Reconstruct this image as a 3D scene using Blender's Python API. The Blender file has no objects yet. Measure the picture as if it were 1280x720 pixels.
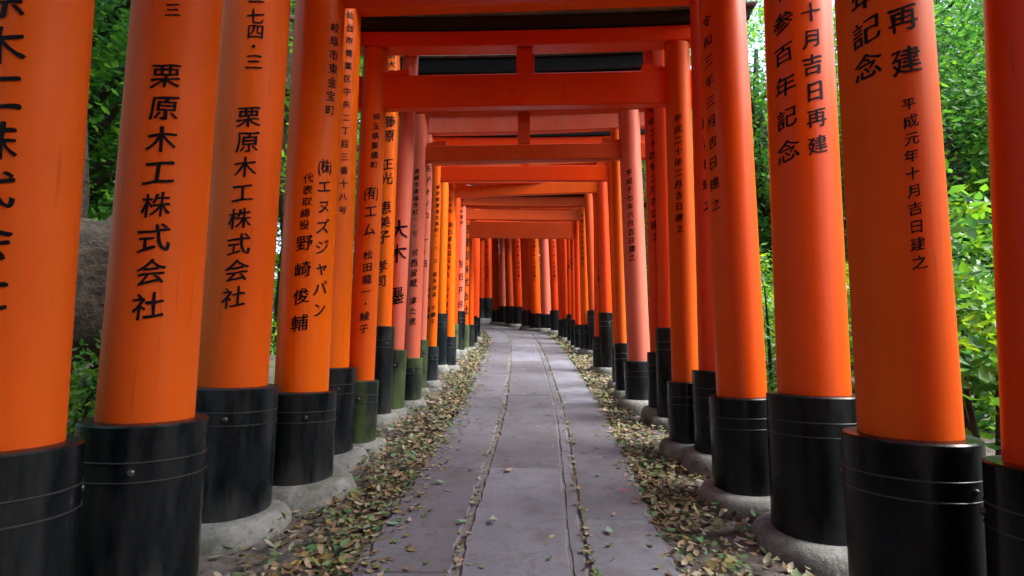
import bpy, bmesh, math, random
import numpy as np
from mathutils import Vector, Matrix, noise as mnoise
random.seed(7); RNG = np.random.default_rng(11)
C = bpy.context.scene.collection
R = math.radians

# ------------------------------------------------------------------ camera, sky, sun, exposure
F = 711.0                       # focal length in pixels of a 1280 px wide picture (20 mm equivalent)
PITCH = R(5.5)
cp, sp = math.cos(PITCH), math.sin(PITCH)
SLOPE = math.tan(PITCH + math.atan(8 / F))      # the path climbs away from the camera
CAMZ = cp + SLOPE * sp
sc = bpy.context.scene
cam = bpy.data.cameras.new('camera'); camo = bpy.data.objects.new('camera', cam); C.objects.link(camo)
cam.sensor_width = 36; cam.lens = F / 1280 * 36; cam.clip_start = 0.05; cam.clip_end = 500
camo.location = (0, 0, CAMZ); camo.rotation_euler = (R(90) + PITCH, 0, 0)
sc.camera = camo
SUN_EL, SUN_AZ = R(50), R(104)   # azimuth clockwise from the walking direction: from the right
w = bpy.data.worlds.new('World'); sc.world = w; w.use_nodes = True
nt = w.node_tree; nt.nodes.clear()
sky = nt.nodes.new('ShaderNodeTexSky'); sky.sky_type = 'NISHITA'; sky.sun_disc = False
sky.sun_elevation = SUN_EL; sky.sun_rotation = SUN_AZ; sky.air_density = 1.0; sky.dust_density = 3.0; sky.ozone_density = 1.0
bg = nt.nodes.new('ShaderNodeBackground'); bg.inputs['Strength'].default_value = 0.15
wo = nt.nodes.new('ShaderNodeOutputWorld')
nt.links.new(sky.outputs[0], bg.inputs[0]); nt.links.new(bg.outputs[0], wo.inputs[0])
sl = bpy.data.lights.new('sun', 'SUN'); sl.energy = 2.2; sl.angle = R(35); sl.color = (1, 0.97, 0.92)
so = bpy.data.objects.new('sun', sl); C.objects.link(so)
sdir = Vector((math.sin(SUN_AZ) * math.cos(SUN_EL), math.cos(SUN_AZ) * math.cos(SUN_EL), math.sin(SUN_EL)))
so.rotation_euler = sdir.to_track_quat('Z', 'Y').to_euler(); so.location = sdir * 30
vs = sc.view_settings; vs.view_transform = 'Standard'; vs.look = 'None'; vs.gamma = 1; vs.use_curve_mapping = False
vs.exposure = 2.2
sc.render.engine = 'CYCLES'
sc.cycles.max_bounces = 8; sc.cycles.diffuse_bounces = 5; sc.cycles.glossy_bounces = 3; sc.cycles.transmission_bounces = 3
sc.cycles.transparent_max_bounces = 4; sc.cycles.caustics_reflective = False; sc.cycles.caustics_refractive = False

# ------------------------------------------------------------------ pixel helpers (world units are metres)
CAM = Vector((0, 0, CAMZ))
def rdir(px, py):
    xc, yc = (px - 640) / F, (360 - py) / F
    return Vector((xc, cp - yc * sp, sp + yc * cp))
def at_depth(px, py, d): return CAM + rdir(px, py) * d
def at_y(px, py, Y):
    d = rdir(px, py); return CAM + d * (Y / d.y)
def gz(x, y): return SLOPE * y
def ground_at(px, d):           # ground point at camera depth d below pixel column px
    return at_depth(px, 352 + F / d, d)

# ------------------------------------------------------------------ materials
MATS = {}
def mat(name):
    m = bpy.data.materials.new(name); m.use_nodes = True
    n = m.node_tree; b = n.nodes['Principled BSDF']
    return m, n, b
def N(n, t, **k):
    o = n.nodes.new(t)
    for a, v in k.items():
        if a.startswith('i_'): o.inputs[a[2:].replace('_', ' ')].default_value = v
        else: setattr(o, a, v)
    return o
def noise_tex(n, scale, detail=4, rough=0.55, sx=1, sy=1, sz=1, rnd=True):
    tc = N(n, 'ShaderNodeTexCoord'); mp = N(n, 'ShaderNodeMapping')
    mp.inputs['Scale'].default_value = (sx, sy, sz)
    n.links.new(tc.outputs['Object'], mp.inputs['Vector'])
    if rnd:
        oi = N(n, 'ShaderNodeObjectInfo'); mu = N(n, 'ShaderNodeMath', operation='MULTIPLY'); mu.inputs[1].default_value = 37.0
        n.links.new(oi.outputs['Random'], mu.inputs[0]); n.links.new(mu.outputs[0], mp.inputs['Location'])
    t = N(n, 'ShaderNodeTexNoise'); t.inputs['Scale'].default_value = scale
    t.inputs['Detail'].default_value = detail; t.inputs['Roughness'].default_value = rough
    n.links.new(mp.outputs[0], t.inputs['Vector'])
    return t
def ramp(n, src, stops):
    r = N(n, 'ShaderNodeValToRGB'); e = r.color_ramp.elements
    while len(e) < len(stops): e.new(0.5)
    for el, (p, c) in zip(e, stops):
        el.position = p; el.color = (c, c, c, 1) if not hasattr(c, '__len__') else (*c, 1)
    n.links.new(src, r.inputs[0]); return r
def mixc(n, fac, a, b, blend='MIX'):
    m = N(n, 'ShaderNodeMix', data_type='RGBA', blend_type=blend)
    for s, v in ((m.inputs[0], fac), (m.inputs[6], a), (m.inputs[7], b)):
        if hasattr(v, 'is_output'): n.links.new(v, s)
        elif hasattr(v, '__len__'): s.default_value = (*v, 1)
        else: s.default_value = v
    return m.outputs[2]
def bump(n, b, h, strength, dist):
    bp = N(n, 'ShaderNodeBump'); bp.inputs['Strength'].default_value = strength; bp.inputs['Distance'].default_value = dist
    n.links.new(h, bp.inputs['Height']); n.links.new(bp.outputs[0], b.inputs['Normal'])

def vermilion(key, col, worn, worn_amt, rough=0.36, spec=0.26):
    m, n, b = mat('paint_' + key)
    streak = noise_tex(n, 9, 5, 0.6, 1, 1, 0.07)
    fine = noise_tex(n, 55, 3, 0.6, 1, 1, 0.05)
    big = noise_tex(n, 2.2, 3, 0.5)
    c1 = mixc(n, ramp(n, streak.outputs[0], [(0.40, 0.0), (0.75, worn_amt)]).outputs[0], col, worn)
    c2 = mixc(n, ramp(n, big.outputs[0], [(0.35, 0.0), (0.7, 0.28)]).outputs[0], c1, tuple(x * 0.72 for x in col))
    c3 = mixc(n, ramp(n, fine.outputs[0], [(0.62, 0.0), (0.72, 0.45)]).outputs[0], c2, tuple(x * 0.55 for x in col))
    n.links.new(c3, b.inputs['Base Color'])
    rr = ramp(n, big.outputs[0], [(0.3, rough - 0.07), (0.75, rough + 0.14)])
    n.links.new(rr.outputs[0], b.inputs['Roughness'])
    b.inputs['Specular IOR Level'].default_value = spec
    bump(n, b, fine.outputs[0], 0.12, 0.004)
    return m
PAINT = {
    'fresh':  vermilion('fresh_orange', (0.90, 0.140, 0.001), (0.86, 0.17, 0.006), 0.5),
    'orange': vermilion('orange', (0.80, 0.085, 0.002), (0.78, 0.12, 0.010), 0.6),
    'red':    vermilion('vermilion_red', (0.74, 0.046, 0.002), (0.72, 0.075, 0.007), 0.5, 0.32),
    'faded':  vermilion('faded_orange', (0.73, 0.098, 0.004), (0.70, 0.145, 0.026), 0.7, 0.45, 0.13),
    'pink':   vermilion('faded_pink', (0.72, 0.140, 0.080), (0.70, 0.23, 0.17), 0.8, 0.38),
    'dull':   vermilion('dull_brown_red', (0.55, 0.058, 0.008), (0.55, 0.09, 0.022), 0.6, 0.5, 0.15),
}
def lacquer(key, col, dust, amount, moss=None):
    m, n, b = mat('black_' + key)
    st = noise_tex(n, 7, 6, 0.65, 1, 1, 0.25)
    sp_ = noise_tex(n, 26, 4, 0.7, 1, 1, 0.4)
    c = mixc(n, ramp(n, st.outputs[0], [(0.48, 0.0), (0.72, amount)]).outputs[0], col, dust)
    tc = N(n, 'ShaderNodeTexCoord'); sx = N(n, 'ShaderNodeSeparateXYZ'); n.links.new(tc.outputs['Generated'], sx.inputs[0])
    low = N(n, 'ShaderNodeMath', operation='SUBTRACT'); n.links.new(st.outputs[0], low.inputs[0]); n.links.new(sx.outputs[2], low.inputs[1])
    c = mixc(n, ramp(n, low.outputs[0], [(0.12, 0.0), (0.42, min(1, amount * 1.4))]).outputs[0], c, dust)   # splashed mud near the ground
    c = mixc(n, ramp(n, sp_.outputs[0], [(0.68, 0.0), (0.73, amount)]).outputs[0], c, tuple(x * 1.8 for x in dust))
    if moss:
        ms = noise_tex(n, 4.5, 6, 0.65, 1, 1, 0.5)
        c = mixc(n, ramp(n, ms.outputs[0], [(0.42, 0.0), (0.60, 0.85)]).outputs[0], c, moss)
    n.links.new(c, b.inputs['Base Color'])
    rr = ramp(n, st.outputs[0], [(0.35, 0.13 if not moss else 0.35), (0.75, 0.6)]); n.links.new(rr.outputs[0], b.inputs['Roughness'])
    bump(n, b, sp_.outputs[0], 0.12, 0.004)
    b.inputs['Specular IOR Level'].default_value = 0.26
    return m
BASE = {
    'gloss': lacquer('gloss', (0.0035, 0.0045, 0.006), (0.024, 0.028, 0.032), 0.45),
    'worn':  lacquer('worn', (0.0035, 0.006, 0.009), (0.050, 0.052, 0.053), 0.55),
    'moss':  lacquer('moss', (0.006, 0.012, 0.010), (0.06, 0.065, 0.05), 0.7, (0.085, 0.125, 0.045)),
    'blue':  lacquer('bluish', (0.007, 0.012, 0.017), (0.05, 0.065, 0.072), 0.6),
}
def simple(name, col, rough, var=None, scale=8, bs=0.0, bd=0.01, metal=0, spec=0.5):
    m, n, b = mat(name)
    if var:
        t = noise_tex(n, scale, 6, 0.65)
        n.links.new(mixc(n, ramp(n, t.outputs[0], [(0.32, 0.0), (0.7, 1.0)]).outputs[0], col, var), b.inputs['Base Color'])
        if bs: bump(n, b, t.outputs[0], bs, bd)
    else: b.inputs['Base Color'].default_value = (*col, 1)
    b.inputs['Roughness'].default_value = rough; b.inputs['Metallic'].default_value = metal
    b.inputs['Specular IOR Level'].default_value = spec
    return m
M_INK = simple('ink_black', (0.005, 0.005, 0.009), 0.5, spec=0.12)
M_BAND = simple('strap_wire', (0.07, 0.075, 0.08), 0.35, metal=0.6)
m_, n_, b_ = mat('concrete_footing'); M_STONE = m_
q1 = noise_tex(n_, 6, 7, 0.7); q2 = noise_tex(n_, 3.2, 6, 0.7); q3 = noise_tex(n_, 30, 5, 0.7)
cc = mixc(n_, ramp(n_, q1.outputs[0], [(0.35, 0.0), (0.65, 1.0)]).outputs[0], (0.12, 0.122, 0.118), (0.27, 0.275, 0.27))
cc = mixc(n_, ramp(n_, q2.outputs[0], [(0.50, 0.0), (0.62, 0.7)]).outputs[0], cc, (0.075, 0.095, 0.055))
cc = mixc(n_, ramp(n_, q3.outputs[0], [(0.55, 0.0), (0.70, 0.7)]).outputs[0], cc, (0.050, 0.043, 0.038))
n_.links.new(cc, b_.inputs['Base Color']); b_.inputs['Roughness'].default_value = 0.9; bump(n_, b_, q3.outputs[0], 0.8, 0.012)
M_KASAGI = simple('cap_black', (0.006, 0.007, 0.008), 0.4, (0.015, 0.016, 0.015), 6, 0.2, 0.006, spec=0.2)
M_KTOP = simple('cap_roof_weathered', (0.10, 0.115, 0.095), 0.8, (0.25, 0.27, 0.24), 14, 0.5, 0.01)
M_BARK = simple('bark', (0.020, 0.014, 0.010), 0.95, (0.095, 0.070, 0.050), 13, 1.0, 0.09)
def leafmat(name, cols, trans=0.45, rough=0.4):
    m, n, b = mat(name)
    at = N(n, 'ShaderNodeAttribute', attribute_name='tint')
    r = ramp(n, at.outputs['Fac'], [(i / max(1, len(cols) - 1), c) for i, c in enumerate(cols)])
    n.links.new(r.outputs[0], b.inputs['Base Color']); b.inputs['Roughness'].default_value = rough + .1; b.inputs['Specular IOR Level'].default_value = 0.3
    if trans:
        tr = N(n, 'ShaderNodeBsdfTranslucent')
        hs = N(n, 'ShaderNodeHueSaturation'); hs.inputs['Value'].default_value = 1.9; hs.inputs['Saturation'].default_value = 1.1; hs.inputs['Hue'].default_value = 0.48
        n.links.new(r.outputs[0], hs.inputs['Color']); n.links.new(hs.outputs[0], tr.inputs[0])
        mx = N(n, 'ShaderNodeMixShader'); mx.inputs[0].default_value = trans
        n.links.new(b.outputs[0], mx.inputs[1]); n.links.new(tr.outputs[0], mx.inputs[2])
        n.links.new(mx.outputs[0], n.nodes['Material Output'].inputs['Surface'])
    return m
M_LEAF = leafmat('foliage', [(0.016, 0.07, 0.022), (0.035, 0.13, 0.03), (0.07, 0.21, 0.035), (0.15, 0.30, 0.04)], 0.5)
M_BUSH = leafmat('shrub_leaves', [(0.022, 0.085, 0.03), (0.05, 0.17, 0.035), (0.11, 0.27, 0.035), (0.22, 0.35, 0.04)], 0.4, 0.32)
M_LITTER = leafmat('dead_leaves', [(0.05, 0.032, 0.022), (0.12, 0.075, 0.045), (0.22, 0.145, 0.085), (0.32, 0.245, 0.165), (0.28, 0.26, 0.20),
                                   (0.10, 0.16, 0.06), (0.06, 0.15, 0.06), (0.22, 0.17, 0.05), (0.12, 0.07, 0.04)], 0.0, 0.55)

def pathmat():
    m, n, b = mat('paving')
    a = noise_tex(n, 1.6, 6, 0.6, rnd=False); f = noise_tex(n, 38, 6, 0.7, rnd=False); g = noise_tex(n, 160, 3, 0.7, rnd=False)
    c = mixc(n, ramp(n, a.outputs[0], [(0.3, 0.0), (0.7, 1.0)]).outputs[0], (0.108, 0.114, 0.146), (0.182, 0.190, 0.234))
    c = mixc(n, ramp(n, f.outputs[0], [(0.52, 0.0), (0.74, 0.6)]).outputs[0], c, (0.085, 0.073, 0.072))
    c = mixc(n, ramp(n, g.outputs[0], [(0.60, 0.0), (0.75, 0.4)]).outputs[0], c, (0.26, 0.245, 0.25))
    ge = N(n, 'ShaderNodeNewGeometry'); isl = ramp(n, ge.outputs['Random Per Island'], [(0.0, (0.74, 0.72, 0.72)), (0.5, (1.0, 1.0, 1.0)), (1.0, (1.12, 1.13, 1.17))])
    c = mixc(n, 1.0, c, isl.outputs[0], 'MULTIPLY')
    st = noise_tex(n, 5.5, 7, 0.72, rnd=False)
    c = mixc(n, ramp(n, st.outputs[0], [(0.48, 0.0), (0.66, 0.6)]).outputs[0], c, (0.070, 0.062, 0.062))
    vo = N(n, 'ShaderNodeTexVoronoi', feature='DISTANCE_TO_EDGE'); vo.inputs['Scale'].default_value = 1.3
    tc = N(n, 'ShaderNodeTexCoord'); dv = N(n, 'ShaderNodeVectorMath', operation='ADD'); sc_ = N(n, 'ShaderNodeVectorMath', operation='SCALE'); sc_.inputs['Scale'].default_value = 0.35
    n.links.new(st.outputs[1], sc_.inputs[0]); n.links.new(sc_.outputs[0], dv.inputs[0]); n.links.new(tc.outputs['Object'], dv.inputs[1]); n.links.new(dv.outputs[0], vo.inputs['Vector'])
    ck = ramp(n, vo.outputs[0], [(0.003, 0.8), (0.008, 0.0)]); mk = ramp(n, a.outputs[0], [(0.47, 0.0), (0.55, 1.0)])
    cm_ = N(n, 'ShaderNodeMath', operation='MULTIPLY'); n.links.new(ck.outputs[0], cm_.inputs[0]); n.links.new(mk.outputs[0], cm_.inputs[1])
    c = mixc(n, cm_.outputs[0], c, (0.04, 0.036, 0.036))
    n.links.new(c, b.inputs['Base Color']); b.inputs['Roughness'].default_value = 0.72
    mx = N(n, 'ShaderNodeMath', operation='ADD'); n.links.new(f.outputs[0], mx.inputs[0]); n.links.new(g.outputs[0], mx.inputs[1])
    bump(n, b, mx.outputs[0], 0.35, 0.006)
    return m
M_PATH = pathmat()
M_DIRT = simple('dirt', (0.075, 0.062, 0.056), 0.95, (0.155, 0.135, 0.128), 22, 0.8, 0.02)

# ------------------------------------------------------------------ object helpers
def link(name, me, mats, parent=None):
    o = bpy.data.objects.new(name, me); C.objects.link(o)
    for m in (mats if isinstance(mats, (list, tuple)) else [mats]): me.materials.append(m)
    if parent: o.parent = parent
    return o
def from_bm(name, bm, mats, parent=None, smooth=True):
    me = bpy.data.meshes.new(name); bm.normal_update(); bm.to_mesh(me); bm.free()
    if smooth:
        for p in me.polygons: p.use_smooth = True
        try: me.set_sharp_from_angle(angle=R(38))
        except Exception: pass
    return link(name, me, mats, parent)
def empty(name, loc, label, cat, group=None):
    o = bpy.data.objects.new(name, None); o.empty_display_size = 0.2; C.objects.link(o); o.location = loc
    o['label'] = label; o['category'] = cat
    if group: o['group'] = group
    return o
def tag(o, label, cat, group=None):
    o['label'] = label; o['category'] = cat
    if group: o['group'] = group
    return o
def ring(bm, c, ax, ux, r, n, wob=None):
    vy = ax.cross(ux).normalized(); vx = vy.cross(ax).normalized()
    return [bm.verts.new(c + (vx * math.cos(a) + vy * math.sin(a)) * (r * (wob(a) if wob else 1))) for a in (2 * math.pi * i / n for i in range(n))]
def lathe(bm, base, axis, profile, n=40, mi=0, wob=None, cap_top=True, cap_bot=False):
    ax = axis.normalized(); ux = Vector((1, 0, 0)); rs = []
    for h, r in profile: rs.append(ring(bm, base + ax * h, ax, ux, r, n, wob))
    fs = []
    for a, b in zip(rs, rs[1:]):
        for i in range(n):
            fs.append(bm.faces.new((a[i], a[(i + 1) % n], b[(i + 1) % n], b[i])))
    if cap_top: fs.append(bm.faces.new(rs[-1]))
    if cap_bot: fs.append(bm.faces.new(rs[0][::-1]))
    for f in fs: f.material_index = mi
    return fs
def beam(bm, p0, p1, h, t, rise=0.0, seg=1, bev=0.006, slant=0.0, mi=0, top_mi=None):
    """box section beam from p0 to p1 (bottom centre line); rise lifts the ends; slant leans the ends outward"""
    d = (p1 - p0); L = d.length; d.normalize(); nrm = Vector((-d.y, d.x, 0)).normalized()
    prof = [(-t/2 + bev, 0), (t/2 - bev, 0), (t/2, bev), (t/2, h - bev), (t/2 - bev, h), (-t/2 + bev, h), (-t/2, h - bev), (-t/2, bev)]
    rs = []
    for k in range(seg + 1):
        u = k / seg; s = 2 * u - 1; c = p0 + d * (L * u) + Vector((0, 0, rise * abs(s) ** 2.5))
        rs.append([bm.verts.new(c + nrm * a + Vector((0, 0, z)) + d * (s * slant * z if k in (0, seg) else 0)) for a, z in prof])
    for a, b in zip(rs, rs[1:]):
        for i in range(8):
            f = bm.faces.new((a[i], b[i], b[(i + 1) % 8], a[(i + 1) % 8])); f.material_index = mi
            if top_mi is not None and i in (3, 4, 5): f.material_index = top_mi
    f1 = bm.faces.new(rs[0]); f2 = bm.faces.new(rs[-1][::-1]); f1.material_index = f2.material_index = mi
    bmesh.ops.recalc_face_normals(bm, faces=bm.faces[:])

# ------------------------------------------------------------------ lettering, wrapped round a pillar
GL = {}
def glyph(ch):
    if ch in GL: return GL[ch]
    cu = bpy.data.curves.new('lettering', 'FONT'); cu.body = ch; cu.size = 1; cu.resolution_u = 3; cu.offset = 0.0
    o = bpy.data.objects.new('lettering', cu); C.objects.link(o)
    dg = bpy.context.evaluated_depsgraph_get(); ev = o.evaluated_get(dg); me = ev.to_mesh()
    bm = bmesh.new(); bm.from_mesh(me); ev.to_mesh_clear()
    bpy.data.objects.remove(o); bpy.data.curves.remove(cu)
    bmesh.ops.remove_doubles(bm, verts=bm.verts[:], dist=1e-5)
    for k in range(1, 12):
        x = k / 12 if len(ch) == 1 else k / 6 - 0.5
        bmesh.ops.bisect_plane(bm, geom=bm.verts[:] + bm.edges[:] + bm.faces[:], plane_co=(x, 0, 0), plane_no=(1, 0, 0))
    bmesh.ops.triangulate(bm, faces=bm.faces[:])
    bm.verts.ensure_lookup_table(); bm.verts.index_update()
    vs_ = np.array([v.co[:2] for v in bm.verts]) if bm.verts else np.zeros((0, 2))
    fs_ = [tuple(v.index for v in f.verts) for f in bm.faces]; bm.free()
    if len(ch) > 1 and len(vs_): vs_[:, 0] = (vs_[:, 0] - (vs_[:, 0].min() + vs_[:, 0].max()) / 2) * 0.62 + 0.5
    GL[ch] = (vs_, fs_); return GL[ch]
def cells(s):
    out = []; i = 0
    while i < len(s):
        if s[i] == '(':
            j = s.index(')', i); out.append(s[i:j + 1]); i = j + 1
        else: out.append(s[i]); i += 1
    return out
def brush(x, y, seed):
    x = x - 0.5; y = y - 0.36
    a = mnoise.noise(Vector((x * 2.1, y * 2.1, seed))); b = mnoise.noise(Vector((x * 2.1 + 9, y * 2.1, seed)))
    c = mnoise.noise(Vector((x * 6, y * 6, seed + 5)))
    y2 = y + 0.23 * x + 0.045 * b + 0.017 * c; x2 = x + 0.05 * a + 0.017 * c
    return x2, y2
def hit_pillar(P, px, py):
    """where the ray through a pixel meets the pillar: (height along axis, angle)"""
    d = rdir(px, py); A = P['base']; ax = P['axis']; r = P['r']
    o = CAM - A; dp = d - ax * d.dot(ax); op = o - ax * o.dot(ax)
    a = dp.dot(dp); b = 2 * dp.dot(op); c = op.dot(op) - r * r; disc = b * b - 4 * a * c
    t = (-b - math.sqrt(disc)) / (2 * a) if disc > 0 else -b / (2 * a)
    q = CAM + d * t; h = (q - A).dot(ax); rad = (q - A) - ax * h
    vx, vy = P['vx'], P['vy']
    return h, math.atan2(rad.dot(vy), rad.dot(vx))
def inscription(P, runs, root):
    for run in runs:
        verts, faces = [], []
        txt, (x0, y0), (x1, y1) = run[:3]; k = run[3] if len(run) > 3 else 0.9
        cs = cells(txt); n = len(cs); h0, t0 = hit_pillar(P, x0, y0); h1, t1 = hit_pillar(P, x1, y1)
        if n > 1: size = (h0 - h1) / (n - 1) * k * 0.89
        else: size = run[4] * P['d'] / F
        for i, ch in enumerate(cs):
            if ch in ' 　': continue
            u = i / (n - 1) if n > 1 else 0
            hc = h0 + (h1 - h0) * u; tc_ = t0 + (t1 - t0) * u + random.uniform(-.02, .02)
            gv, gf = glyph(ch); off = len(verts); sd = random.uniform(0, 50); rr = P['r'] * (1 - 0.03 * hc / P['h']) + 0.0018
            sz = size * random.uniform(0.94, 1.05)
            for lay, (ox, oy) in enumerate(((-.015, .011), (.015, -.012), (0.003, 0.003))):     # a slanted nib: strokes swell on one diagonal
                off = len(verts); r2 = rr + 0.0003 * lay
                for (x, y) in gv:
                    m_ = 1 + 1.5 * mnoise.noise(Vector((x * 2.6, y * 2.6, sd + 20))); x2, y2 = brush(x + ox * m_, y + oy * m_, sd); th = tc_ + x2 * sz / rr
                    verts.append(P['base'] + P['axis'] * (hc + y2 * sz) + (P['vx'] * math.cos(th) + P['vy'] * math.sin(th)) * r2 - root)
                faces += [tuple(q + off for q in f) for f in gf]
        me = bpy.data.meshes.new('inscription'); me.from_pydata([v[:] for v in verts], [], faces); me.update()
        link('inscription', me, M_INK, P['obj'])

# ------------------------------------------------------------------ torii gates
def pillar_geom(spec):
    xa, yt, wpx, d, xr, yr = spec[:6]
    if d > 20: d = F / (d - 352); dc = d + 0.13 * (wpx * d / F / 0.25) * 1.15      # given as the ground line of the base
    else: dc = d
    st = math.sqrt(1 + ((xa - 640) / F) ** 2)
    D = wpx * dc / F / st; r = D / 2
    top = at_depth(xa, yt, dc); ref = at_y(xr, yr, top.y)
    lean = (ref.x - top.x) / (ref.z - top.z); lean = max(-0.09, min(0.09, lean))
    axis = Vector((lean, 0, 1)).normalized()
    zg = gz(top.x, top.y); base = top - axis * ((top.z - zg) / axis.z)
    vy = axis.cross(Vector((1, 0, 0))).normalized(); vx = vy.cross(axis).normalized()
    return dict(base=base, axis=axis, r=r, d=dc, hb=(top - base).length, vx=vx, vy=vy)

def build_pillar(P, root, paint, basek, ztop):
    o = root.location; A = P['base'] - o; ax = P['axis']; r = P['r']
    P['h'] = (ztop - P['base'].z) / ax.z
    near = P['d'] < 4.5; n = 64 if P['d'] < 3 else 32 if near else 24
    bm = bmesh.new(); hb = P['hb']; H = P['h']
    segs = 10
    prof = [(hb - 0.01 + (H - hb + 0.01) * k / segs, r * (1 - 0.03 * (hb + (H - hb) * k / segs) / H)) for k in range(segs + 1)]
    lathe(bm, A, ax, prof, n)
    P['obj'] = from_bm('pillar', bm, PAINT[paint], root)
    rb = r * 1.30 + 0.003; bv = min(0.005, rb * 0.05)
    bm = bmesh.new()
    wob = lambda a, s=random.uniform(0, 9): 1 + 0.006 * math.sin(3 * a + s)
    prof = [(-0.05, rb * 0.99), (hb * 0.3, rb * 0.985), (hb * .7, rb * .995), (hb - bv, rb), (hb, rb - bv), (hb + 0.003, r * 0.9)]
    lathe(bm, A, ax, prof, n, wob=wob)
    if P['d'] < 9:
        for q, wd in ((0.13, 0.0022), (0.20, 0.0022)):
            hh = hb - q * (0.35 + 0.65 * min(hb, .6)); e = wd * (1 if near else 1.5)
            lathe(bm, A, ax, [(hh - e, rb * 1.000), (hh - e * .5, rb + e * .8), (hh + e * .5, rb + e * .8), (hh + e, rb * 1.000)], n, mi=1, wob=wob, cap_top=False)
        hh = hb - 0.165 * (0.35 + 0.65 * min(hb, .6))
        for a in (-1.2 + random.uniform(-.4, .4), 0.9, 2.6):
            dv = (P['vx'] * math.cos(a) + P['vy'] * math.sin(a))
            lathe(bm, A + ax * hh + dv * (rb - 0.006), dv, [(0, .010), (0.010, .010), (0.014, .006)], 10, mi=1) if abs(dv.x) < 0.99 else None
    sl_ = from_bm('base_sleeve', bm, [BASE[basek], M_BAND], P['obj'])
    bm = bmesh.new(); s0 = random.uniform(0, 20)
    R0 = rb * random.uniform(1.42, 1.62); hs = random.uniform(0.065, 0.105)
    wob2 = lambda a: 1 + 0.08 * mnoise.noise(Vector((math.cos(a) * 0.7, math.sin(a) * 0.7, s0))) + 0.015 * mnoise.noise(Vector((math.cos(a) * 3, math.sin(a) * 3, s0)))
    lathe(bm, A, Vector((0, SLOPE * -0.6, 1)), [(-0.12, R0 * 1.05), (hs * 0.2, R0 * 1.02), (hs * 0.6, R0 * 0.97), (hs * 0.88, R0 * 0.90), (hs, R0 * 0.80), (hs * 1.04, rb * 0.8)], 40 if near else 20, wob=wob2)
    from_bm('foundation_stone', bm, M_STONE, P['obj'])
    return P

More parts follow.
